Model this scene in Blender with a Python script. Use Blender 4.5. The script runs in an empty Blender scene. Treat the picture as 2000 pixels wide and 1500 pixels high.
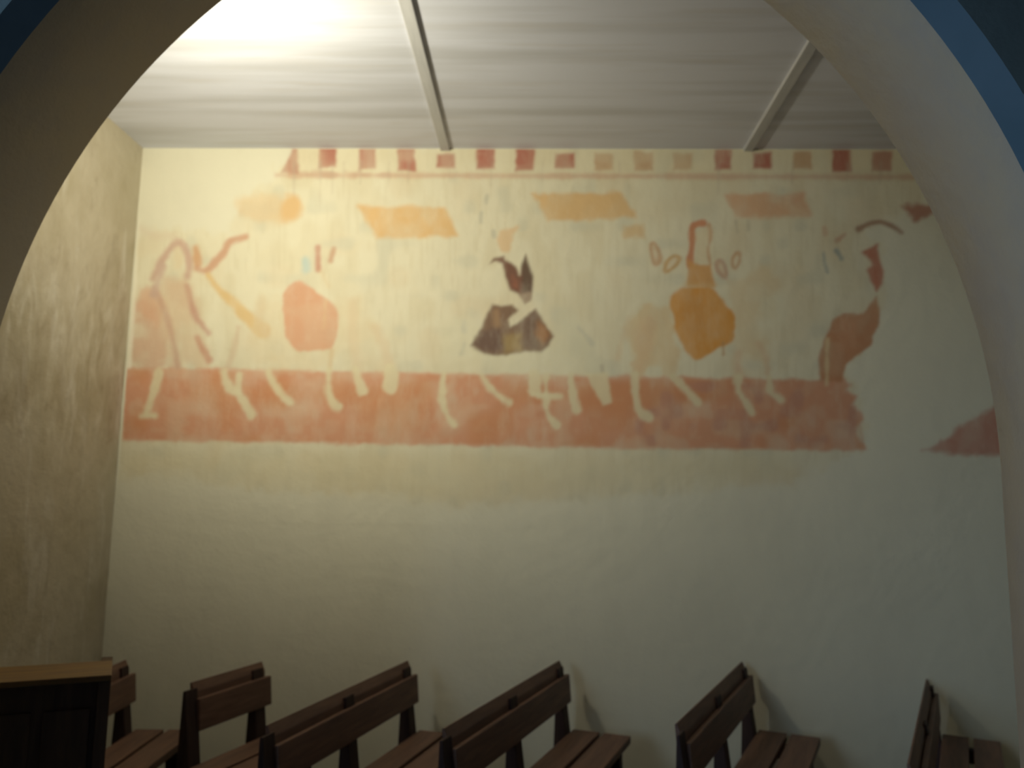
import bpy, bmesh, math, random
import numpy as np
from mathutils import Vector, Matrix

random.seed(7)
rng = np.random.default_rng(11)
C = bpy.context.scene.collection
scene = bpy.context.scene

# ------------------------------------------------------------------ camera geometry
EYE = 1.55
F = 1600.0
YAW, PITCH, ROLL = math.atan(54 / F), math.atan(219 / F), 0.0158
FWD = Vector((-math.sin(YAW) * math.cos(PITCH), math.cos(YAW) * math.cos(PITCH), math.sin(PITCH)))
RT0 = Vector((math.cos(YAW), math.sin(YAW), 0))
UP0 = RT0.cross(FWD)
RT = math.cos(ROLL) * RT0 + math.sin(ROLL) * UP0
UP = -math.sin(ROLL) * RT0 + math.cos(ROLL) * UP0


def ray(px, py):
    return FWD + RT * ((px - 1000) / F) + UP * ((750 - py) / F)


def at_y(px, py, y):
    d = ray(px, py)
    return Vector((0, 0, EYE)) + d * (y / d.y)


def at_z(px, py, z):
    d = ray(px, py)
    return Vector((0, 0, EYE)) + d * ((z - EYE) / d.z)


# main dimensions
YW = 4.30            # painted wall
YF = 2.20            # aisle side of the arch wall
YN = 1.81            # nave end of the arch soffit
YC = 1.762           # nave face of the arch wall
CEIL = EYE + 1.90
XL, XR = -2.235, 3.9
LCX, LCZ, LR = 0.11 * YF, EYE + 0.043 * YF, 0.811 * YF     # left arc
RCX, RCZ, RR = -0.267 * YF, EYE + 0.043 * YF, 0.8185 * YF  # right arc

# ------------------------------------------------------------------ node helpers
def new_mat(name):
    m = bpy.data.materials.new(name)
    m.use_nodes = True
    nt = m.node_tree
    nt.nodes.clear()
    out = nt.nodes.new('ShaderNodeOutputMaterial')
    b = nt.nodes.new('ShaderNodeBsdfPrincipled')
    nt.links.new(b.outputs[0], out.inputs[0])
    b.inputs['Specular IOR Level'].default_value = 0.2
    b.inputs['Roughness'].default_value = 0.9
    return m, nt, b


def noise(nt, src, scale, detail=4, rough=0.55, stretch=(1, 1, 1), dist=0.0):
    mp = nt.nodes.new('ShaderNodeMapping')
    mp.inputs['Scale'].default_value = stretch
    nt.links.new(src, mp.inputs[0])
    n = nt.nodes.new('ShaderNodeTexNoise')
    n.inputs['Scale'].default_value = scale
    n.inputs['Detail'].default_value = detail
    n.inputs['Roughness'].default_value = rough
    n.inputs['Distortion'].default_value = dist
    nt.links.new(mp.outputs[0], n.inputs[0])
    return n.outputs[0]


def ramp(nt, src, stops):
    r = nt.nodes.new('ShaderNodeValToRGB')
    cr = r.color_ramp
    while len(cr.elements) < len(stops):
        cr.elements.new(0.5)
    for e, (p, c) in zip(cr.elements, stops):
        e.position = p
        e.color = (*c, 1) if len(c) == 3 else c
    nt.links.new(src, r.inputs[0])
    return r.outputs[0]


def mix(nt, a, b, fac, mode='MIX'):
    n = nt.nodes.new('ShaderNodeMix')
    n.data_type = 'RGBA'
    n.blend_type = mode
    for sock, v in ((n.inputs[0], fac), (n.inputs[6], a), (n.inputs[7], b)):
        if hasattr(v, 'links') or isinstance(v, bpy.types.NodeSocket):
            nt.links.new(v, sock)
        elif isinstance(v, (int, float)):
            sock.default_value = v
        else:
            sock.default_value = (*v, 1)
    return n.outputs[2]


def maprange(nt, src, a, b, c, d):
    n = nt.nodes.new('ShaderNodeMapRange')
    for i, v in enumerate((a, b, c, d)):
        n.inputs[i + 1].default_value = v
    nt.links.new(src, n.inputs[0])
    return n.outputs[0]


def bump(nt, b, h, strength, dist):
    n = nt.nodes.new('ShaderNodeBump')
    n.inputs['Strength'].default_value = strength
    n.inputs['Distance'].default_value = dist
    nt.links.new(h, n.inputs['Height'])
    nt.links.new(n.outputs[0], b.inputs['Normal'])


def geo_pos(nt):
    return nt.nodes.new('ShaderNodeNewGeometry').outputs['Position']


def obj_pos(nt):
    return nt.nodes.new('ShaderNodeTexCoord').outputs['Object']


# ------------------------------------------------------------------ materials
def plaster(name, base, dark, painted=False, mott=1.0, scale=1.6):
    m, nt, b = new_mat(name)
    p = geo_pos(nt)
    n1 = noise(nt, p, scale, 5, 0.6)
    n2 = noise(nt, p, scale * 5, 4, 0.6, (1.0, 1.0, 0.35))
    col = mix(nt, base, dark, maprange(nt, n1, 0.42, 0.72, 0, 0.55 * mott))
    col = mix(nt, col, dark, maprange(nt, n2, 0.45, 0.75, 0, 0.5 * mott))
    if painted:
        at = nt.nodes.new('ShaderNodeAttribute')
        at.attribute_name = 'pigment'
        w1 = noise(nt, p, 9, 5, 0.65, (1.6, 1, 0.55))
        w2 = noise(nt, p, 3.2, 3, 0.5)
        wear = nt.nodes.new('ShaderNodeMath')
        wear.operation = 'MULTIPLY'
        nt.links.new(maprange(nt, w1, 0.33, 0.62, 0.86, 1.10), wear.inputs[0])
        nt.links.new(maprange(nt, w2, 0.36, 0.62, 0.90, 1.08), wear.inputs[1])
        wear.use_clamp = True
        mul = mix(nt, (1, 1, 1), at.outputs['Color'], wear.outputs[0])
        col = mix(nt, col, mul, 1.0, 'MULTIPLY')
    nt.links.new(col, b.inputs['Base Color'])
    bump(nt, b, noise(nt, p, 14, 5, 0.6), 0.25, 0.02)
    return m


M_wall = plaster('lime_plaster', (0.80, 0.765, 0.60), (0.69, 0.66, 0.52), mott=0.7)
M_paint = plaster('painted_plaster', (0.80, 0.765, 0.60), (0.69, 0.66, 0.52), painted=True, mott=0.7)
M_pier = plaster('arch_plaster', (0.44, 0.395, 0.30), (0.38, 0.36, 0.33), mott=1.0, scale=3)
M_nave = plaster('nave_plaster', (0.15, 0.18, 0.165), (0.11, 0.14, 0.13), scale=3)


def left_wall_mat():
    m, nt, b = new_mat('brown_old_plaster')
    p = geo_pos(nt)
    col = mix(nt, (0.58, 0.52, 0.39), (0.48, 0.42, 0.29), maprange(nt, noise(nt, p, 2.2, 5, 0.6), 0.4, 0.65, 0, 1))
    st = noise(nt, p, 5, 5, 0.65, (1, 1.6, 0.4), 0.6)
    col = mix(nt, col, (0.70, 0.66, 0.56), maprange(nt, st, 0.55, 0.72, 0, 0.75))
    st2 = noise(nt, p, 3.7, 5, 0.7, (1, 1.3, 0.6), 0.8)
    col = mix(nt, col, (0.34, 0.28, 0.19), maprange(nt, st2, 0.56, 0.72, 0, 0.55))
    # remains of older plaster in a broad belt across the wall
    sep = nt.nodes.new('ShaderNodeSeparateXYZ')
    nt.links.new(p, sep.inputs[0])
    lo = maprange(nt, sep.outputs[2], EYE + 0.12, EYE + 0.30, 0, 1)
    hi = maprange(nt, sep.outputs[2], EYE + 1.25, EYE + 0.85, 0, 1)
    belt = nt.nodes.new('ShaderNodeMath'); belt.operation = 'MULTIPLY'
    nt.links.new(lo, belt.inputs[0]); nt.links.new(hi, belt.inputs[1])
    n3 = noise(nt, p, 6.5, 5, 0.62, (1, 1.5, 0.55), 0.9)
    pale = nt.nodes.new('ShaderNodeMath'); pale.operation = 'MULTIPLY'
    nt.links.new(maprange(nt, n3, 0.52, 0.68, 0, 0.5), pale.inputs[0]); nt.links.new(belt.outputs[0], pale.inputs[1])
    dark = nt.nodes.new('ShaderNodeMath'); dark.operation = 'MULTIPLY'
    nt.links.new(maprange(nt, n3, 0.48, 0.33, 0, 0.45), dark.inputs[0]); nt.links.new(belt.outputs[0], dark.inputs[1])
    col = mix(nt, col, (0.76, 0.72, 0.60), pale.outputs[0])
    col = mix(nt, col, (0.33, 0.26, 0.16), dark.outputs[0])
    nt.links.new(col, b.inputs['Base Color'])
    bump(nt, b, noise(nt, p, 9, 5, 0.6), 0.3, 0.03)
    return m


M_left = left_wall_mat()


def ceiling_mat():
    m, nt, b = new_mat('pale_ceiling_boards')
    p = geo_pos(nt)
    n1 = noise(nt, p, 3.0, 3, 0.5, (0.22, 3.0, 1))
    n2 = noise(nt, p, 6.0, 3, 0.5, (0.25, 2.5, 1))
    col = mix(nt, (0.70, 0.72, 0.80), (0.58, 0.59, 0.63), maprange(nt, n1, 0.42, 0.64, 0, 1))
    col = mix(nt, col, (0.61, 0.60, 0.61), maprange(nt, n2, 0.55, 0.7, 0, 0.5))
    nt.links.new(col, b.inputs['Base Color'])
    # shallow grooves between the boards
    sep = nt.nodes.new('ShaderNodeSeparateXYZ')
    nt.links.new(p, sep.inputs[0])
    mm = nt.nodes.new('ShaderNodeMath'); mm.operation = 'PINGPONG'
    mm.inputs[1].default_value = 0.06
    nt.links.new(sep.outputs[1], mm.inputs[0])
    bump(nt, b, maprange(nt, mm.outputs[0], 0.0, 0.012, 0, 1), 0.10, 0.003)
    return m


M_ceil = ceiling_mat()


def simple(name, a, c, scale=6, rough=0.8, stretch=(1, 1, 1), obj=False, spec=0.2):
    m, nt, b = new_mat(name)
    p = obj_pos(nt) if obj else geo_pos(nt)
    n = noise(nt, p, scale, 4, 0.6, stretch, 0.4)
    nt.links.new(mix(nt, a, c, maprange(nt, n, 0.35, 0.65, 0, 1)), b.inputs['Base Color'])
    b.inputs['Roughness'].default_value = rough
    b.inputs['Specular IOR Level'].default_value = spec
    bump(nt, b, n, 0.15, 0.004)
    return m


M_batten = simple('grey_batten', (0.58, 0.58, 0.58), (0.50, 0.50, 0.50), 8, 0.8, (4, 0.4, 1))
M_floor = simple('stone_floor', (0.26, 0.24, 0.21), (0.18, 0.17, 0.15), 3, 0.8)
M_wood = simple('brown_bench_wood', (0.19, 0.105, 0.07), (0.125, 0.068, 0.048), 7, 0.55, (5, 0.5, 5), True, 0.35)
M_post = simple('dark_post_wood', (0.055, 0.032, 0.026), (0.035, 0.02, 0.018), 7, 0.6, (4, 4, 0.5), True)
M_pew = simple('dark_pew_wood', (0.10, 0.06, 0.035), (0.065, 0.04, 0.025), 6, 0.6, (4, 4, 0.5), True)
M_ledge = simple('orange_ledge_wood', (0.20, 0.11, 0.022), (0.12, 0.06, 0.02), 6, 0.5, (0.6, 5, 5), True, 0.35)

# ------------------------------------------------------------------ mesh helpers
def link_bm(name, bm, m, parent=None, smooth=False):
    bmesh.ops.recalc_face_normals(bm, faces=bm.faces)
    me = bpy.data.meshes.new(name)
    bm.to_mesh(me)
    bm.free()
    for x in (m if isinstance(m, (list, tuple)) else [m]):
        me.materials.append(x)
    if smooth:
        for f in me.polygons:
            f.use_smooth = True
    o = bpy.data.objects.new(name, me)
    C.objects.link(o)
    if parent:
        o.parent = parent
    return o


def add_box(bm, lo, hi, bev=0.0, mat=None):
    vs = [bm.verts.new((x, y, z)) for x in (lo[0], hi[0]) for y in (lo[1], hi[1]) for z in (lo[2], hi[2])]
    idx = [(0, 1, 3, 2), (4, 6, 7, 5), (0, 4, 5, 1), (2, 3, 7, 6), (0, 2, 6, 4), (1, 5, 7, 3)]
    fs = [bm.faces.new([vs[i] for i in f]) for f in idx]
    if bev:
        es = list({e for f in fs for e in f.edges})
        r = bmesh.ops.bevel(bm, geom=es, offset=bev, segments=2, affect='EDGES', profile=0.6)
        vs = list({v for f in r['faces'] for v in f.verts} | {v for v in vs if v.is_valid})
    if mat is not None:
        for v in vs:
            v.co = mat @ v.co
    return vs


def add_prism(bm, pts, y0, y1, bev=0.0):
    """profile in (x, z), extruded along y"""
    a = [bm.verts.new((x, y0, z)) for x, z in pts]
    b = [bm.verts.new((x, y1, z)) for x, z in pts]
    n = len(pts)
    fs = [bm.faces.new(a), bm.faces.new(b[::-1])]
    for i in range(n):
        j = (i + 1) % n
        fs.append(bm.faces.new((a[i], a[j], b[j], b[i])))
    if bev:
        bmesh.ops.recalc_face_normals(bm, faces=fs)
        es = list({e for f in fs for e in f.edges})
        bmesh.ops.bevel(bm, geom=es, offset=bev, segments=2, affect='EDGES', profile=0.6)


def struct(name, bm, m, label, parent=None, smooth=False):
    o = link_bm(name, bm, m, parent, smooth)
    o['kind'] = 'structure'
    o['label'] = label
    return o


def thing(name, label, cat, loc=(0, 0, 0), rz=0.0, group=None):
    o = bpy.data.objects.new(name, None)
    o.empty_display_size = 0.2
    C.objects.link(o)
    o.location = loc
    o.rotation_euler = (0, 0, rz)
    o['label'] = label
    o['category'] = cat
    if group:
        o['group'] = group
    return o


# ------------------------------------------------------------------ the setting
bm = bmesh.new(); add_box(bm, (-6, -4, -0.1), (6, YW + 0.3, 0.0))
struct('floor', bm, M_floor, 'grey stone floor under the benches')

bm = bmesh.new(); add_box(bm, (XL - 0.3, YW, 0), (XR + 0.3, YW + 0.3, CEIL + 0.3))
struct('wall_back', bm, M_wall, 'pale cream plaster wall carrying the faded painting')

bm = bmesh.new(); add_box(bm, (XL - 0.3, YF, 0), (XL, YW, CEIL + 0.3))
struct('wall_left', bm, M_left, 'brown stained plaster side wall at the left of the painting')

bm = bmesh.new(); add_box(bm, (XR, YF, 0), (XR + 0.3, YW, CEIL + 0.3))
struct('wall_right', bm, M_wall, 'plaster end wall of the aisle')

bm = bmesh.new(); add_box(bm, (XL, YF, CEIL), (XR, YW, CEIL + 0.12))
struct('ceiling', bm, M_ceil, 'flat pale boarded ceiling over the aisle')


def arch_profile(grow=0.0):
    lx, lz = LCX, LCZ
    # the apex: where the two arcs meet
    d = LCX - RCX
    rl, rr = LR + grow, RR + grow
    a = (rr * rr - rl * rl + d * d) / (2 * d)      # from the right arc's centre
    ax = RCX + a
    az = LCZ + math.sqrt(rr * rr - a * a)
    tl = math.atan2(az - LCZ, ax - LCX)
    tr = math.atan2(az - RCZ, ax - RCX)
    left = [(LCX - rl, 0.0)] + [(LCX + rl * math.cos(t), LCZ + rl * math.sin(t)) for t in np.linspace(math.pi, tl, 40)]
    right = [(RCX + rr, 0.0)] + [(RCX + rr * math.cos(t), RCZ + rr * math.sin(t)) for t in np.linspace(0, tr, 40)]
    return left, right


def face_strip(bm, prof, xo, y, mi):
    pv = [bm.verts.new((x, y, z)) for x, z in prof]
    ov = [bm.verts.new((xo, y, z)) for x, z in prof]
    for i in range(len(prof) - 1):
        f = bm.faces.new((pv[i], pv[i + 1], ov[i + 1], ov[i]))
        f.material_index = mi


def loft(bm, p0, y0, p1, y1, mi):
    a = [bm.verts.new((x, y0, z)) for x, z in p0]
    b = [bm.verts.new((x, y1, z)) for x, z in p1]
    for i in range(len(p0) - 1):
        f = bm.faces.new((a[i], a[i + 1], b[i + 1], b[i]))
        f.material_index = mi
        f.smooth = True


CH = 0.05
l0, r0 = arch_profile(0)
l1, r1 = arch_profile(CH)
TOP = 5.2
bm = bmesh.new()
for prof, xo in ((l0, -6), (r0, 6)):
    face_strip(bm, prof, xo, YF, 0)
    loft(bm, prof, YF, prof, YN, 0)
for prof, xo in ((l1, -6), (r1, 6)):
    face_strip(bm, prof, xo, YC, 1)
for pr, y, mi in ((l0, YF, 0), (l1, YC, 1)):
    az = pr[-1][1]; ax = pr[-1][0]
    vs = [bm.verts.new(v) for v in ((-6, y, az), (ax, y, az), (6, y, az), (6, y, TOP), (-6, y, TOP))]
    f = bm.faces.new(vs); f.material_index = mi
bmesh.ops.remove_doubles(bm, verts=bm.verts, dist=1e-4)
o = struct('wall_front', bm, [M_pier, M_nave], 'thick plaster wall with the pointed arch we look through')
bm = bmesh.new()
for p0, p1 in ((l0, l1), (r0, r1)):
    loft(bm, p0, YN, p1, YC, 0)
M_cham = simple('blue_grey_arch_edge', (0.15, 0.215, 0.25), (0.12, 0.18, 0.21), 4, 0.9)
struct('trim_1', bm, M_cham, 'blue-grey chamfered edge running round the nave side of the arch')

# ceiling battens
BG = 'battens on the ceiling boards'
for xc, lab in ((-0.535, 'pale grey ceiling batten nearer the lamp, left one of the two on the boards'),
                (1.125, 'grey ceiling batten in dimmer light, right one of the two on the boards')):
    bm = bmesh.new()
    add_box(bm, (-0.026, YF + 0.002 - 3.25, -0.015), (0.026, YW - 0.002 - 3.25, 0.0), 0.003)
    o = link_bm('ceiling_batten', bm, M_batten)
    o.location = (xc, 3.25, CEIL)
    o['label'] = lab; o['category'] = 'batten'; o['group'] = BG

# ------------------------------------------------------------------ the wall painting
CELL = 0.0085
x0, x1 = XL + 0.012, 2.62
z0, z1 = EYE - 0.16, CEIL - 0.004
nx, nz = int(round((x1 - x0) / CELL)), int(round((z1 - z0) / CELL))
gx = np.linspace(x0, x1, nx + 1)
gz = np.linspace(z0, z1, nz + 1)
GX, GZ = np.meshgrid(gx, gz)                       # [iz, ix]
P = np.stack([GX, np.full_like(GX, YW), GZ - EYE], -1)
fw, rt, up = (np.array(v) for v in (FWD, RT, UP))
dep = P @ fw
PX = 1000 + F * (P @ rt) / dep                     # drawing coordinates
PY = 750 - F * (P @ up) / dep


def vnoise(x, y, s, seed):
    r = np.random.default_rng(seed).random((256, 256))
    u, v = x / s, y / s
    iu, iv = np.floor(u).astype(int), np.floor(v).astype(int)
    fu, fv = u - iu, v - iv
    fu, fv = fu * fu * (3 - 2 * fu), fv * fv * (3 - 2 * fv)
    g = lambda a, b: r[a % 256, b % 256]
    return (g(iu, iv) * (1 - fu) + g(iu + 1, iv) * fu) * (1 - fv) + (g(iu, iv + 1) * (1 - fu) + g(iu + 1, iv + 1) * fu) * fv


EDGE = (vnoise(PX, PY, 9, 1) - 0.5) * 5 + (vnoise(PX, PY, 23, 2) - 0.5) * 8
BLOT = vnoise(PX, PY, 38, 3)
BLOT2 = vnoise(PX, PY, 15, 4)


def seg_dist(ax, ay, bx, by):
    dx, dy = bx - ax, by - ay
    L = dx * dx + dy * dy + 1e-9
    t = np.clip(((PX - ax) * dx + (PY - ay) * dy) / L, 0, 1)
    return np.hypot(PX - ax - t * dx, PY - ay - t * dy), t


def poly_sd(pts):
    ins = np.zeros(PX.shape, bool)
    d = np.full(PX.shape, 1e9)
    n = len(pts)
    for i in range(n):
        (ax, ay), (bx, by) = pts[i], pts[(i + 1) % n]
        d = np.minimum(d, seg_dist(ax, ay, bx, by)[0])
        c = ((ay > PY) != (by > PY)) & (PX < (bx - ax) * (PY - ay) / (by - ay + 1e-12) + ax)
        ins ^= c
    return np.where(ins, d, -d)


def soften(pts, closed):
    """round the corners of a drawn line or outline"""
    for _ in range(2):
        n = len(pts)
        if n < 3:
            return pts
        out = [] if closed else [pts[0]]
        for i in range(n if closed else n - 1):
            (ax, ay), (bx, by) = pts[i], pts[(i + 1) % n]
            out += [(ax * 0.75 + bx * 0.25, ay * 0.75 + by * 0.25), (ax * 0.25 + bx * 0.75, ay * 0.25 + by * 0.75)]
        if not closed:
            out.append(pts[-1])
        pts = out
    return pts


def sstep(a, b, v):
    t = np.clip((v - a) / (b - a), 0, 1)
    return t * t * (3 - 2 * t)


PIG = np.ones(PX.shape + (3,))
OWN = np.zeros(PX.shape, int)                      # topmost part at each point
PARTS = {}                                         # key -> (index, name, label)


def layer(key, dens, col, alpha, own=0.3):
    global PIG
    a = (dens * alpha)[..., None]
    PIG = PIG * (1 - a) + np.array(col) * a
    if key is not None:
        OWN[dens > own] = PARTS[key][0]


def part(key, name, label):
    PARTS[key] = (len(PARTS) + 1, name, label)


def poly(key, pts, col, alpha, soft=5, rough=1.0, blot=0.0):
    if key in ('r1', 'h1', 'h3', 'fig', 'b1') or (key == 'r3' and len(pts) > 6):
        pts = soften(list(pts), True)
    sd = poly_sd(pts) + EDGE * rough
    d = sstep(-soft, soft, sd)
    if blot:
        d = d * (1 - blot * sstep(0.45, 0.8, BLOT)) * (1 - 0.5 * blot * sstep(0.5, 0.85, BLOT2))
    layer(key, d, col, alpha)


def stroke(key, pts, w, col, alpha, soft=4, rough=0.5, w1=None, closed=False):
    w1 = w if w1 is None else w1
    best = np.full(PX.shape, -1e9)
    pts = soften(list(pts), closed)
    pts = pts + ([pts[0]] if closed else [])
    n = len(pts) - 1
    for i in range(n):
        d, t = seg_dist(*pts[i], *pts[i + 1])
        best = np.maximum(best, (w + (w1 - w) * (i + t) / n) / 2 - d)
    layer(key, sstep(-soft, soft, best + EDGE * rough), col, alpha)


RED = (0.86, 0.45, 0.35)
DRED = (0.60, 0.27, 0.23)
SAL = (0.91, 0.53, 0.42)
OCH = (0.96, 0.64, 0.36)
ROBE = (0.92, 0.46, 0.14)
PINK = (0.86, 0.60, 0.53)
BLANK = (1.0, 0.98, 0.90)

part('ground', 'aged_plaster', 'stained old plaster around the painted figures')
part('border', 'checkered_border', 'red and cream chequered border under the ceiling')
part('band', 'red_ground_band', 'broad earth-red ground band below the figures')
part('fig', 'walking_figure', 'faint pinkish walking figure blowing a horn')
part('horn', 'horn', 'long ochre horn')
part('h1', 'horse', 'faintest horse, under the salmon-robed rider')
part('r1', 'rider', 'rider in a salmon robe')
part('h2', 'horse', 'near white horse under the dark rider')
part('r2', 'rider', 'rider in a dark brown flared garment')
part('h3', 'horse', 'pale ochre horse under the rider in the ochre robe')
part('r3', 'rider', 'long-haired rider in an ochre robe')
part('h4', 'horse', 'red-brown broken horse at the edge of the lost plaster')
part('r4', 'rider', 'red fragment of the last rider')
part('b1', 'banner', 'faded ochre banner nearest the left corner')
part('b2', 'banner', 'bright ochre slanted banner')
part('b3', 'banner', 'orange ochre slanted banner')
part('b4', 'banner', 'reddish slanted banner above the ochre-robed rider')
part('frag', 'paint_fragment', 'red triangle of paint beyond the lost plaster')
part('frag2', 'paint_fragment', 'small red paint scrap beside the arch')
part('arc', 'paint_fragment', 'curved brown stroke above the last rider')
part('blk', 'paint_fragment', 'small tan block beside the orange banner')

# the aged plaster the painting survives on
ground = [(245, 470), (300, 455), (450, 452), (470, 405), (535, 345), (575, 285), (1760, 280), (1790, 360), (1800, 400),
          (1690, 450), (1722, 480), (1728, 555), (1715, 640), (1655, 715), (1685, 815), (1695, 880), (1560, 930),
          (1480, 945), (1200, 975), (900, 985), (700, 955), (500, 960), (360, 925), (230, 930)]
OWN[:] = 1
sd = poly_sd(ground) + EDGE * 2.5
layer(None, sstep(-10, 10, sd), (1.0, 0.965, 0.90), 0.75)
layer(None, sstep(-10, 10, sd) * sstep(0.5, 0.85, vnoise(PX, PY * 0.6, 30, 8)), (0.92, 0.86, 0.76), 0.5)
layer(None, sstep(-10, 10, sd) * sstep(0.5, 0.9, vnoise(PX * 2.2, PY * 0.35, 12, 9)), (0.88, 0.83, 0.74), 0.4)
layer(None, sstep(-30, 30, sd) * sstep(0.55, 0.9, vnoise(PX, PY, 60, 10)), (0.94, 0.83, 0.72), 0.35)
layer(None, sstep(-10, 10, sd) * sstep(0.62, 0.95, vnoise(PX, PY, 34, 12)), (0.82, 0.83, 0.82), 0.55)
layer(None, sstep(-25, 25, poly_sd([(240, 880), (1540, 890), (1560, 930), (1200, 960), (900, 985), (380, 930), (235, 925)])),
      (0.93, 0.86, 0.72), 0.5)
poly(None, [(1450, 925), (1550, 920), (1555, 950), (1440, 952)], (0.93, 0.82, 0.68), 0.25, 16)

# chequered border
poly('border', [(535, 346), (575, 287), (1742, 287), (1792, 350), (1300, 350)], (1.0, 0.93, 0.80), 0.35, 6)
stroke('border', [(540, 342), (1785, 346)], 10, (0.78, 0.50, 0.44), 0.62, 5)
for i, (a, b_) in enumerate([(553, 582), (625, 657), (702, 735), (776, 811), (852, 888), (930, 967), (1006, 1043), (1084, 1122),
                             (1162, 1198), (1239, 1276), (1316, 1352), (1396, 1429), (1470, 1506), (1549, 1585), (1626, 1663), (1702, 1742)]):
    bot = (330, 327, 330, 334, 328, 331, 334, 328, 332, 334, 331, 332, 330, 330, 335, 334)[i]
    al = (0.6, 0.85, 0.8, 0.8, 0.85, 0.85, 0.85, 0.9, 0.65, 0.65, 0.5, 0.85, 0.95, 0.65, 0.85, 0.95)[i]
    top = (286, 286, 286, 286, 300, 286, 286, 299, 299, 296, 300, 290, 298, 296, 290, 296)[i]
    cc = (0.60, 0.23, 0.21) if i not in (8, 9, 10, 13) else (0.72, 0.44, 0.30)
    pts = [(a, top), (b_, top), (b_, bot), (a, bot)] if i else [(572, 286), (582, 286), (582, 338), (548, 338)]
    poly('border', pts, cc, min(1, al * 1.12), 4, 0.5, 0.3)

for k, (gx_, l_) in enumerate([(575, 70), (626, 90), (650, 60), (672, 45), (705, 40), (760, 50), (798, 40), (960, 45), (1060, 40), (1210, 40), (1404, 60), (1548, 40), (1655, 36), (1720, 40)]):
    stroke(None, [(gx_, 318), (gx_ - 1, 318 + l_)], 4, (0.66, 0.58, 0.55), 0.4, 4, 0.4, w1=1)
stroke('border', [(600, 341), (760, 342)], 7, (0.70, 0.48, 0.44), 0.4, 5, 2)

# ground band
poly('band', [(240, 717), (700, 726), (1600, 741), (1648, 738), (1662, 752), (1652, 762), (1670, 775), (1664, 790), (1683, 806), (1687, 818), (1672, 835), (1676, 852), (1688, 866),
              (1695, 880), (1400, 878), (900, 870), (400, 862), (240, 859)], RED, 0.97, 5, 0.7, 0.22)
layer(None, sstep(-4, 4, poly_sd([(240, 722), (1600, 745), (1680, 820), (1690, 876), (240, 857)])) * sstep(0.55, 0.9, vnoise(PX, PY, 55, 21)), (0.80, 0.36, 0.20), 0.6)
layer(None, sstep(-4, 4, poly_sd([(1240, 745), (1650, 745), (1680, 820), (1690, 876), (1240, 872)])) * sstep(0.5, 0.85, vnoise(PX, PY, 26, 22)), (0.70, 0.38, 0.36), 0.6)

# banners
poly('b1', [(465, 380), (580, 380), (592, 402), (580, 432), (530, 436), (470, 425), (456, 402)], (0.98, 0.76, 0.56), 0.55, 9)
poly('b1', [(552, 385), (578, 382), (590, 402), (578, 430), (545, 428)], OCH, 0.75, 9)
poly('b2', [(700, 402), (868, 405), (893, 460), (735, 467)], OCH, 0.88, 6, 0.8, 0.25)
poly('b3', [(1040, 378), (1213, 375), (1243, 425), (1070, 432)], (0.95, 0.66, 0.40), 0.92, 6, 0.8, 0.15)
poly('b4', [(1415, 380), (1570, 378), (1585, 422), (1436, 425)], (0.92, 0.57, 0.42), 0.85, 6, 0.8, 0.3)
poly('b4', [(1542, 382), (1568, 380), (1570, 400), (1540, 402)], (0.82, 0.45, 0.34), 0.5, 6)
poly('blk', [(1217, 440), (1257, 438), (1258, 463), (1220, 464)], (0.92, 0.66, 0.42), 0.7, 6)
poly('frag2', [(1757, 402), (1840, 400), (1816, 420), (1785, 432)], DRED, 0.85, 6)
poly('frag', [(1800, 879), (1850, 852), (1905, 815), (1940, 792), (2020, 735), (2040, 890), (1830, 886)], (0.74, 0.34, 0.30), 0.9, 6, 1, 0.2)

# walking figure at the left
poly('fig', [(268, 560), (305, 556), (335, 615), (350, 700), (335, 720), (252, 720), (258, 640)], PINK, 0.85, 10, 1.5, 0.5)
poly('fig', [(272, 570), (308, 560), (326, 620), (300, 640), (272, 610)], SAL, 0.55, 10, 1.5)
poly('fig', [(300, 548), (368, 540), (392, 610), (420, 719), (330, 719)], (0.92, 0.74, 0.64), 0.75, 10, 1.5, 0.4)
stroke('fig', [(299, 544), (322, 498), (347, 470), (362, 483), (372, 519), (365, 539)], 15, (0.76, 0.52, 0.52), 0.85, 6)
poly('fig', [(335, 488), (352, 480), (362, 510), (350, 530), (336, 520)], (0.98, 0.84, 0.70), 0.6, 7)
stroke('fig', [(383, 486), (387, 515)], 15, (0.82, 0.46, 0.30), 0.8, 5)
stroke('fig', [(385, 525), (403, 531), (424, 508), (441, 488), (448, 469), (479, 463)], 13, (0.80, 0.48, 0.40), 0.88, 5)
stroke('fig', [(365, 559), (380, 619), (407, 650)], 11, (0.74, 0.44, 0.42), 0.85, 5)
stroke('fig', [(386, 660), (395, 682), (409, 702)], 13, (0.76, 0.42, 0.36), 0.88, 5)
stroke('fig', [(466, 640), (458, 680), (446, 716)], 10, (0.86, 0.68, 0.60), 0.6, 5)
stroke('horn', [(406, 537), (428, 567), (456, 592), (482, 620), (512, 645)], 9, (0.95, 0.68, 0.38), 0.8, 5, w1=30)

stroke('fig', [(262, 440), (300, 462), (340, 462)], 14, (0.92, 0.80, 0.76), 0.5, 9)
stroke('fig', [(300, 560), (322, 605), (338, 660), (348, 716)], 10, (0.74, 0.48, 0.45), 0.7, 6)
stroke('fig', [(318, 520), (310, 545), (300, 575)], 14, (0.76, 0.56, 0.58), 0.75, 7)
poly('fig', [(305, 545), (350, 540), (366, 560), (374, 600), (340, 600)], (0.86, 0.66, 0.58), 0.6, 9)
stroke(None, [(269, 430), (262, 560), (252, 716)], 8, (1.14, 1.12, 1.16), 0.8, 3, 0.4)

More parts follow.
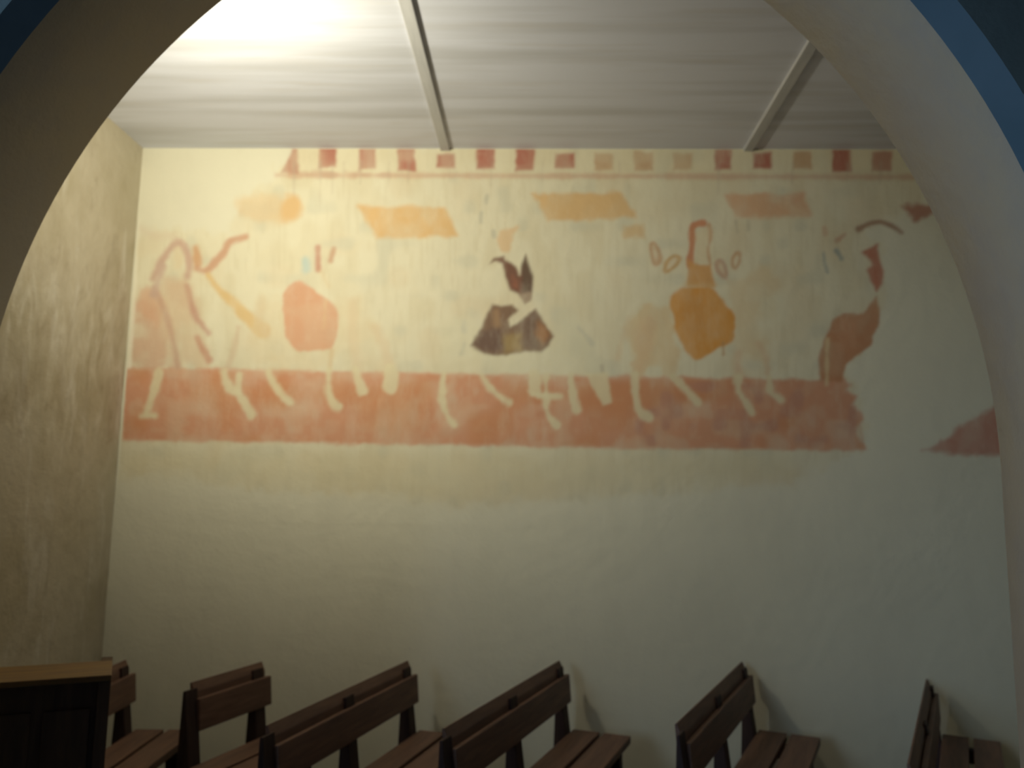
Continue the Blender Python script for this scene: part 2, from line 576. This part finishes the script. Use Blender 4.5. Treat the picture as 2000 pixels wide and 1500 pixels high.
# first horse and rider
poly('h1', [(500, 600), (540, 580), (640, 590), (700, 575), (735, 620), (765, 700), (770, 728), (735, 728), (700, 680), (640, 700),
            (640, 724), (560, 720), (500, 724), (480, 690)], (0.96, 0.84, 0.70), 0.5, 14, 2, 0.5)
stroke('h1', [(512, 588), (504, 620), (520, 650)], 18, (0.90, 0.74, 0.60), 0.5, 8)
stroke('h1', [(648, 685), (644, 722)], 8, (0.90, 0.72, 0.56), 0.6, 4)
stroke('h1', [(690, 590), (688, 660), (700, 722)], 18, (0.94, 0.76, 0.64), 0.4, 9)
stroke('h1', [(735, 640), (758, 700), (768, 726)], 20, (0.94, 0.74, 0.62), 0.4, 9)
poly('r1', [(581, 547), (554, 565), (552, 600), (554, 649), (569, 676), (593, 691), (620, 684), (647, 682), (656, 664),
            (663, 619), (656, 595), (632, 577), (602, 559)], SAL, 0.95, 4, 0.7, 0.15)
stroke('r1', [(637, 586), (632, 640)], 5, (0.98, 0.78, 0.56), 0.5, 4)
stroke('r1', [(620, 483), (622, 526)], 10, (0.74, 0.42, 0.38), 0.92, 4)
stroke('r1', [(652, 486), (646, 508)], 8, (0.76, 0.50, 0.42), 0.85, 4)
stroke('r1', [(597, 508), (598, 526)], 16, (0.62, 0.82, 1.0), 0.8, 6)
stroke('r1', [(628, 530), (642, 560)], 6, (0.94, 0.78, 0.62), 0.5, 6)

# second horse and rider
poly('h2', [(860, 640), (920, 610), (945, 690), (1060, 690), (1100, 600), (1140, 640), (1190, 730), (1110, 732), (1050, 728), (860, 728)],
     BLANK, 0.5, 14, 2)
stroke('h2', [(907, 628), (906, 646)], 9, (0.74, 0.77, 0.84), 0.4, 5)
stroke('h2', [(907, 672), (902, 690)], 7, (0.66, 0.68, 0.70), 0.4, 5)
stroke('h2', [(1129, 640), (1146, 655), (1157, 672)], 7, (0.68, 0.70, 0.74), 0.45, 5)
stroke('h2', [(1176, 715), (1177, 728)], 6, (0.55, 0.50, 0.50), 0.5, 4)
poly('r2', [(973, 468), (978, 452), (990, 446), (1012, 444), (1003, 458), (1000, 470), (991, 492), (979, 489)], (0.96, 0.68, 0.48), 0.7, 5)
poly('r2', [(955, 516), (964, 504), (984, 500), (987, 507), (1009, 520), (1015, 536), (1020, 513), (1027, 497), (1033, 520),
            (1041, 540), (1038, 570), (1036, 588), (1025, 594), (1012, 574), (997, 567), (985, 534), (980, 516), (967, 511)],
     (0.27, 0.14, 0.125), 0.98, 4, 0.4)
poly('r2', [(1018, 515), (1027, 497), (1041, 540), (1038, 570), (1020, 572)], (0.18, 0.14, 0.13), 0.75, 4, 0.4)
poly('r2', [(1000, 535), (1014, 545), (1014, 568), (1002, 560)], (0.50, 0.20, 0.16), 0.6, 5)
poly('r2', [(1012, 574), (1038, 573), (1036, 588), (1025, 594)], (0.55, 0.44, 0.40), 0.7, 4)
poly('r2', [(961, 593), (978, 598), (1000, 596), (1012, 606), (994, 624), (996, 640), (1027, 621), (1046, 602), (1060, 627), (1082, 657),
            (1072, 676), (1057, 688), (1021, 687), (985, 694), (946, 690), (921, 674), (940, 642)], (0.31, 0.20, 0.17), 0.97, 4, 0.4)
poly('r2', [(940, 648), (975, 640), (985, 680), (946, 688), (922, 674)], (0.22, 0.15, 0.16), 0.7, 8)
poly('r2', [(1020, 630), (1045, 606), (1050, 640), (1050, 684), (1020, 680)], (0.22, 0.14, 0.14), 0.65, 8)
poly('r2', [(1052, 632), (1066, 640), (1076, 658), (1060, 672), (1046, 655)], (0.60, 0.30, 0.16), 0.7, 8)
poly('r2', [(986, 655), (1018, 650), (1020, 684), (985, 690)], (0.62, 0.48, 0.26), 0.6, 8)
stroke('r2', [(968, 610), (972, 632)], 14, (0.62, 0.42, 0.30), 0.5, 6)
for a, b_, w in (((951, 382), (950, 396), 4), ((940, 416), (939, 434), 5), ((964, 452), (965, 462), 6)):
    stroke(None, [a, b_], w, (0.55, 0.57, 0.60), 0.5, 4)

# third horse and rider
poly('h3', [(1222, 640), (1240, 608), (1275, 594), (1310, 600), (1318, 660), (1330, 690), (1318, 735), (1300, 736), (1290, 712), (1268, 716),
            (1252, 736), (1238, 734), (1235, 690)], (0.95, 0.76, 0.56), 0.75, 8, 1.5, 0.3)
poly('h3', [(1244, 640), (1262, 620), (1285, 630), (1270, 690), (1256, 734), (1240, 732)], (0.94, 0.70, 0.56), 0.5, 10, 1.5)
stroke('h3', [(1228, 620), (1216, 660), (1206, 700)], 9, (0.92, 0.78, 0.66), 0.6, 6)
poly('h3', [(1418, 560), (1460, 530), (1500, 515), (1530, 570), (1490, 580), (1480, 640), (1500, 680), (1506, 736), (1492, 736), (1480, 700),
            (1450, 690), (1446, 736), (1432, 736), (1436, 640)], (0.93, 0.78, 0.62), 0.6, 12, 2, 0.3)
stroke('h3', [(1442, 690), (1443, 735)], 14, (0.92, 0.68, 0.58), 0.5, 5)
stroke('h3', [(1480, 672), (1496, 690), (1500, 735)], 12, (0.92, 0.70, 0.58), 0.55, 5)
stroke('r3', [(1373, 436), (1358, 437), (1351, 447), (1353, 468), (1349, 495), (1347, 520)], 13, (0.80, 0.36, 0.24), 0.92, 3)
stroke('r3', [(1384, 440), (1388, 452), (1387, 471), (1381, 486), (1387, 516)], 6, (0.80, 0.50, 0.34), 0.85, 3)
poly('r3', [(1357, 450), (1384, 448), (1384, 480), (1378, 512), (1358, 514)], (0.98, 0.85, 0.70), 0.5, 5)
poly('r3', [(1343, 508), (1357, 516), (1388, 518), (1392, 540), (1396, 560), (1343, 558)], (0.88, 0.50, 0.24), 0.92, 4, 0.5)
poly('r3', [(1334, 562), (1392, 560), (1417, 591), (1435, 612), (1434, 640), (1431, 666), (1411, 679), (1385, 692), (1360, 705),
            (1348, 693), (1321, 663), (1317, 615), (1305, 585), (1315, 570)], ROBE, 0.98, 4, 0.6, 0.08)
poly('r3', [(1340, 575), (1368, 570), (1380, 640), (1345, 660), (1325, 630)], (0.84, 0.48, 0.24), 0.5, 12)
stroke('r3', [(1340, 556), (1398, 557)], 6, (0.95, 0.70, 0.45), 0.4, 4)
stroke('r3', [(1412, 670), (1413, 692)], 6, (0.72, 0.46, 0.28), 0.8, 3)
for pts, cc, w in (([(1270, 477), (1279, 474), (1291, 501), (1282, 519), (1273, 503)], (0.88, 0.58, 0.42), 6),
                   ([(1297, 532), (1303, 510), (1319, 497), (1329, 507), (1314, 525)], (0.92, 0.62, 0.34), 6),
                   ([(1399, 512), (1414, 510), (1420, 544), (1402, 530)], (0.84, 0.56, 0.50), 7),
                   ([(1428, 509), (1441, 490), (1447, 504), (1436, 529)], (0.86, 0.55, 0.38), 7)):
    stroke('r3', pts, w + 2.5, tuple(v * 0.88 for v in cc), 0.95, 3.5, closed=True)
    poly('r3', pts, (0.97, 0.80, 0.70), 0.4, 4)
for a, b_ in (((1437, 432), (1440, 452)), ((1460, 432), (1462, 449))):
    stroke(None, [a, b_], 5, (0.66, 0.62, 0.56), 0.6, 4)

# fourth horse, rider
poly('h4', [(1711, 580), (1720, 615), (1716, 639), (1702, 657), (1702, 675), (1672, 693), (1652, 714), (1644, 745), (1598, 745),
            (1600, 699), (1612, 654), (1627, 624), (1648, 613), (1687, 612)], (0.72, 0.37, 0.25), 0.97, 4, 0.6, 0.12)
poly('h4', [(1640, 625), (1680, 620), (1670, 670), (1640, 690)], (0.86, 0.48, 0.36), 0.45, 10)
stroke('h4', [(1616, 662), (1615, 700), (1614, 752)], 7, (1, 0.86, 0.66), 0.75, 3)
poly('r4', [(1683, 492), (1714, 476), (1718, 507), (1727, 528), (1723, 555), (1712, 568), (1698, 542), (1692, 527), (1703, 518), (1701, 507)],
     (0.70, 0.30, 0.25), 0.97, 4, 0.5)
stroke('arc', [(1676, 447), (1705, 434), (1729, 434), (1762, 454)], 11, (0.56, 0.38, 0.33), 0.95, 4, w1=8)
stroke('r4', [(1634, 470), (1640, 467), (1650, 458)], 7, (0.76, 0.48, 0.40), 0.75, 4)
stroke(None, [(1610, 446), (1612, 456)], 8, (0.82, 0.55, 0.45), 0.6, 4)
stroke(None, [(1608, 496), (1610, 512), (1617, 532)], 6, (0.46, 0.53, 0.62), 0.9, 4)
stroke(None, [(1633, 490), (1638, 495), (1642, 505)], 8, (0.46, 0.53, 0.62), 0.9, 4)

# legs and heads left pale over the ground band
PALE = (1.0, 0.94, 0.80)
def legs(key, items):
    for pts, w in items:
        stroke(key, pts, w * 0.98, PALE, 0.86, 4.5, 0.8, w1=w * 1.3)
legs('fig', [([(312, 725), (300, 768), (286, 806)], 14), ([(276, 812), (302, 812)], 12)])
legs('h1', [([(437, 728), (446, 758), (470, 774), (491, 810)], 14), ([(467, 732), (467, 768)], 9), ([(524, 727), (542, 766), (566, 786)], 13),
            ([(641, 725), (642, 775), (660, 794)], 14), ([(696, 725), (708, 764)], 15), ([(764, 722), (764, 752)], 24)])
legs('h2', [([(867, 731), (863, 770), (871, 809), (887, 830)], 13), ([(940, 731), (949, 746), (976, 776), (994, 785)], 12),
            ([(1045, 731), (1046, 762)], 22), ([(1066, 734), (1066, 809), (1088, 830)], 12), ([(1042, 770), (1096, 774)], 11),
            ([(1114, 734), (1117, 780), (1127, 802)], 13)])
poly('h2', [(1142, 728), (1188, 728), (1194, 786), (1178, 792)], PALE, 0.85, 4, 0.4)
legs('h3', [([(1240, 734), (1240, 776), (1249, 808), (1268, 815)], 12), ([(1315, 737), (1336, 758), (1363, 785)], 13),
            ([(1441, 737), (1444, 770), (1468, 806)], 13), ([(1502, 737), (1504, 767), (1524, 781)], 13)])

mural = thing('wall_painting', 'faded red and ochre wall painting of riders on horseback across the cream back wall', 'wall painting',
              (0, YW, EYE))
Yp = -0.0005
fo = OWN[:-1, :-1]
fo = np.maximum(np.maximum(fo, OWN[1:, :-1]), np.maximum(OWN[:-1, 1:], OWN[1:, 1:]))
W = nx + 1
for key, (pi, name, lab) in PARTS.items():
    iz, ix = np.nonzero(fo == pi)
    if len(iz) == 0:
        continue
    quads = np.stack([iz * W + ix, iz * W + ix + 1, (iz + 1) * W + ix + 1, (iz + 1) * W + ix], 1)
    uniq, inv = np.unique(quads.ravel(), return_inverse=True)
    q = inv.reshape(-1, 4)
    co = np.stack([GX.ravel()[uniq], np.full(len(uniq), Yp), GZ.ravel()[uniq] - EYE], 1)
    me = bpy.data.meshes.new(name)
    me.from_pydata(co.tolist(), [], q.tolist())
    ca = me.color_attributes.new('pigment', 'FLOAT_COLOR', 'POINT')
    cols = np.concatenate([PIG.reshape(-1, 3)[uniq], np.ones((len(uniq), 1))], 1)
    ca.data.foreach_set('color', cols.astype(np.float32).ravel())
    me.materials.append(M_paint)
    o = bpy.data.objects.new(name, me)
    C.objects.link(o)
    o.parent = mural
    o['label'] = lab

# ------------------------------------------------------------------ benches
BACK, SEAT = 0.765, 0.45
LEAN = math.radians(5)


def make_bench(name, label, L, group, n_post=3, seat_w=0.28, BACK=BACK, LEAN=LEAN):
    """local frame: +y along the bench from its near end (0) to its far end (L), +x the way one sits facing;
    x = 0 is the rear face of the back's foot at the seat"""
    t = thing(name, label, 'bench', group=group)
    T = Matrix.Translation((0, 0, SEAT)) @ Matrix.Rotation(-LEAN, 4, 'Y') @ Matrix.Translation((0, 0, -SEAT))

    def done(nm, bm, m, lean=False):
        if lean:
            bmesh.ops.transform(bm, matrix=T, verts=bm.verts)
        return link_bm(nm, bm, m, t)
    ys = [0.0 + (L - 0.10) * k / (n_post - 1) for k in range(n_post)]
    for k, y in enumerate(ys):
        bm = bmesh.new()
        w0, w1 = 0.095, 0.055                       # broad at the foot, narrower at the top
        pts_lo = [(-0.02, 0), (0.055, 0), (0.05, SEAT), (-0.0, SEAT)]
        # leaning upper part and straight lower part as one tapered plank
        prof = [(-0.065, 0.0), (0.03, 0.0), (0.014, SEAT - 0.02),
                (-0.002 - math.sin(LEAN) * (BACK - SEAT - 0.03), BACK - 0.024), (-0.013 - math.sin(LEAN) * (BACK - SEAT - 0.03), BACK - 0.026), (-0.048, SEAT - 0.02)]
        add_prism(bm, prof, y, y + 0.075, 0.004)
        done('post', bm, M_post)
    bm = bmesh.new()                                # board across the front of the posts
    add_box(bm, (-0.008, 0.066, BACK - 0.195), (0.016, L + 0.012, BACK - 0.066), 0.005)
    done('back_board', bm, M_wood, True)
    bm = bmesh.new()                                # top rail behind the posts, its upper edge sloped
    add_prism(bm, [(-0.034, BACK - 0.095), (-0.011, BACK - 0.095), (-0.010, BACK - 0.04), (-0.026, BACK), (-0.034, BACK - 0.003)], 0.066, L, 0.003)
    done('top_rail', bm, M_wood, True)
    wb = (seat_w - 0.02) / 2
    for k in range(2):
        bm = bmesh.new()
        xa = 0.018 + k * (wb + 0.02)
        add_box(bm, (xa, 0.0, SEAT - 0.035), (xa + wb, L, SEAT), 0.005)
        done('seat_board', bm, M_wood)
    xe = 0.018 + seat_w
    for y in ys:
        bm = bmesh.new()
        add_box(bm, (0.018, y, SEAT - 0.095), (xe - 0.03, y + 0.06, SEAT - 0.035), 0.004)
        done('seat_bearer', bm, M_post)
        bm = bmesh.new()
        add_prism(bm, [(xe - 0.10, SEAT - 0.095), (xe - 0.03, SEAT - 0.095), (xe - 0.02, 0.0), (xe - 0.085, 0.0)], y, y + 0.06, 0.004)
        done('front_leg', bm, M_post)
    return t


BGR = 'plank-backed benches in a row along the wall'
# far-end and near-end top corners of each back, in order from the left
DTOP = Vector((-math.sin(LEAN) * (BACK - SEAT) - 0.026, 0, 0))
specs = [
    ((246, 1286), None, 0.58, math.radians(3), 'mostly hidden plank bench in the left corner, just beyond the tall dark pew'),
    ((512, 1290), (352, 1337), None, None, 'shortest brown plank bench, second from the left corner'),
    ((797, 1288), (500, 1424), None, None, 'long brown plank bench next to the shortest bench, third from the left corner'),
    ((1093, 1288), (850, 1430), None, None, 'brown plank bench whose far end stands below the dark-robed painted rider'),
    ((1450, 1290), (1312, 1420), None, None, 'brown plank bench whose far end stands below the painted rider in the ochre robe'),
    ((1803, 1324), (1761, 1500), None, None, 'rightmost brown bench, seen almost end on beside the right side of the arch'),
]
for i, (far, near, L, ang, lab) in enumerate(specs):
    bk = 0.70 if i == 5 else BACK
    pf = at_z(*far, bk)
    if near:
        pn = at_z(*near, bk)
        d = pf - pn
        L = d.length
        ang = -math.atan2(d.x, d.y)
    np_ = 2 if L < 1.0 else 3
    b = make_bench('bench', lab, L, BGR, np_, BACK=bk, **({'seat_w': 0.24, 'LEAN': math.radians(2)} if i == 5 else {}))
    b.rotation_euler = (0, 0, ang)
    R = Matrix.Rotation(ang, 3, 'Z')
    off = R @ Vector((DTOP.x, L, 0))
    b.location = (pf.x - off.x, pf.y - off.y, 0)
    print('bench', i, [round(v, 2) for v in pf], 'L', round(L, 2), 'ang', round(math.degrees(ang), 1))

# high pew at the left, seen from behind: solid back with a book ledge
H = 1.0
pr = at_z(218, 1317, H)
pl = at_z(0, 1332, H)
ang = math.atan2(pr.y - pl.y, pr.x - pl.x)
print('pew', pr, pl, math.degrees(ang))
pew = thing('pew', 'tall dark wooden pew at far left with an orange-brown book ledge along its solid back', 'pew',
            (pr.x, pr.y, 0), ang)
PL = 0.66
bm = bmesh.new(); add_box(bm, (-PL, 0.04, 0.06), (-0.035, 0.075, H - 0.018), 0.002)
for k in range(4):
    add_box(bm, (-PL + 0.02 + k * 0.155, 0.028, 0.12), (-PL + 0.155 + k * 0.155 - 0.01, 0.045, H - 0.10), 0.005)
link_bm('back_panel', bm, M_pew, pew)
bm = bmesh.new(); add_box(bm, (-PL, -0.005, H - 0.018), (-0.0, 0.23, H), 0.004)
link_bm('book_ledge', bm, M_ledge, pew)
for xx in (-PL, -0.035):
    bm = bmesh.new(); add_box(bm, (xx, 0.02, 0.0), (xx + 0.035, 0.40, H - 0.018), 0.004)
    link_bm('end_panel', bm, M_pew, pew)
bm = bmesh.new(); add_box(bm, (-PL + 0.035, 0.075, 0.42), (-0.035, 0.40, 0.45), 0.005)
link_bm('seat', bm, M_pew, pew)

# ------------------------------------------------------------------ light
def point(name, loc, power, col, size):
    l = bpy.data.lights.new(name, 'POINT')
    l.energy = power; l.color = col; l.shadow_soft_size = size
    o = bpy.data.objects.new(name, l); C.objects.link(o); o.location = loc
    return o


sl = bpy.data.lights.new('aisle_flood_lamp', 'SPOT')
sl.energy = 128; sl.color = (1.0, 0.94, 0.73); sl.shadow_soft_size = 0.07
sl.spot_size = math.radians(166); sl.spot_blend = 1.0
so = bpy.data.objects.new('aisle_flood_lamp', sl); C.objects.link(so)
so.location = (-1.36, 2.40, EYE + 1.30)
so.rotation_euler = (Vector((-0.80, 4.3, EYE + 1.95)) - Vector(so.location)).to_track_quat('-Z', 'Y').to_euler()

la = bpy.data.lights.new('nave_window_light', 'AREA')
la.shape = 'RECTANGLE'; la.size = 1.0; la.size_y = 2.0
la.energy = 56; la.color = (0.42, 0.66, 1.0)
lo = bpy.data.objects.new('nave_window_light', la); C.objects.link(lo)
lo.location = (-3.6, 0.45, 2.6)
lo.rotation_euler = (Vector((1.6, 2.6, 1.6)) - Vector(lo.location)).to_track_quat('-Z', 'Y').to_euler()

lb = bpy.data.lights.new('nave_blue_fill_light', 'AREA')  # added blue fill, no window there; narrow beam cools the painting's right side
lb.shape = 'RECTANGLE'; lb.size = 1.0; lb.size_y = 1.8
lb.spread = math.radians(38)
lb.energy = 3.0; lb.color = (0.56, 0.78, 1.0)
lp = bpy.data.objects.new('nave_blue_fill_light', lb); C.objects.link(lp)
lp.location = (-3.3, -3.5, 2.5)
lp.rotation_euler = (Vector((1.7, 4.3, 1.1)) - Vector(lp.location)).to_track_quat('-Z', 'Y').to_euler()

w = bpy.data.worlds.new('dim_nave'); scene.world = w; w.use_nodes = True
bg = w.node_tree.nodes['Background']
bg.inputs[0].default_value = (0.35, 0.5, 0.85, 1); bg.inputs[1].default_value = 0.04

# ------------------------------------------------------------------ camera
cd = bpy.data.cameras.new('camera')
cd.sensor_width = 36.0
cd.lens = 36.0 * F / 2000.0
cd.clip_start = 0.05
cam = bpy.data.objects.new('camera', cd); C.objects.link(cam)
m = Matrix((RT, UP, -FWD)).transposed().to_4x4()
m.translation = (0, 0, EYE)
cam.matrix_world = m
cd.dof.use_dof = True
cd.dof.focus_distance = 1.55
cd.dof.aperture_fstop = 3.0
scene.camera = cam
scene.view_settings.view_transform = 'Standard'
scene.view_settings.look = 'None'
scene.view_settings.gamma = 1
scene.view_settings.exposure = 0.0
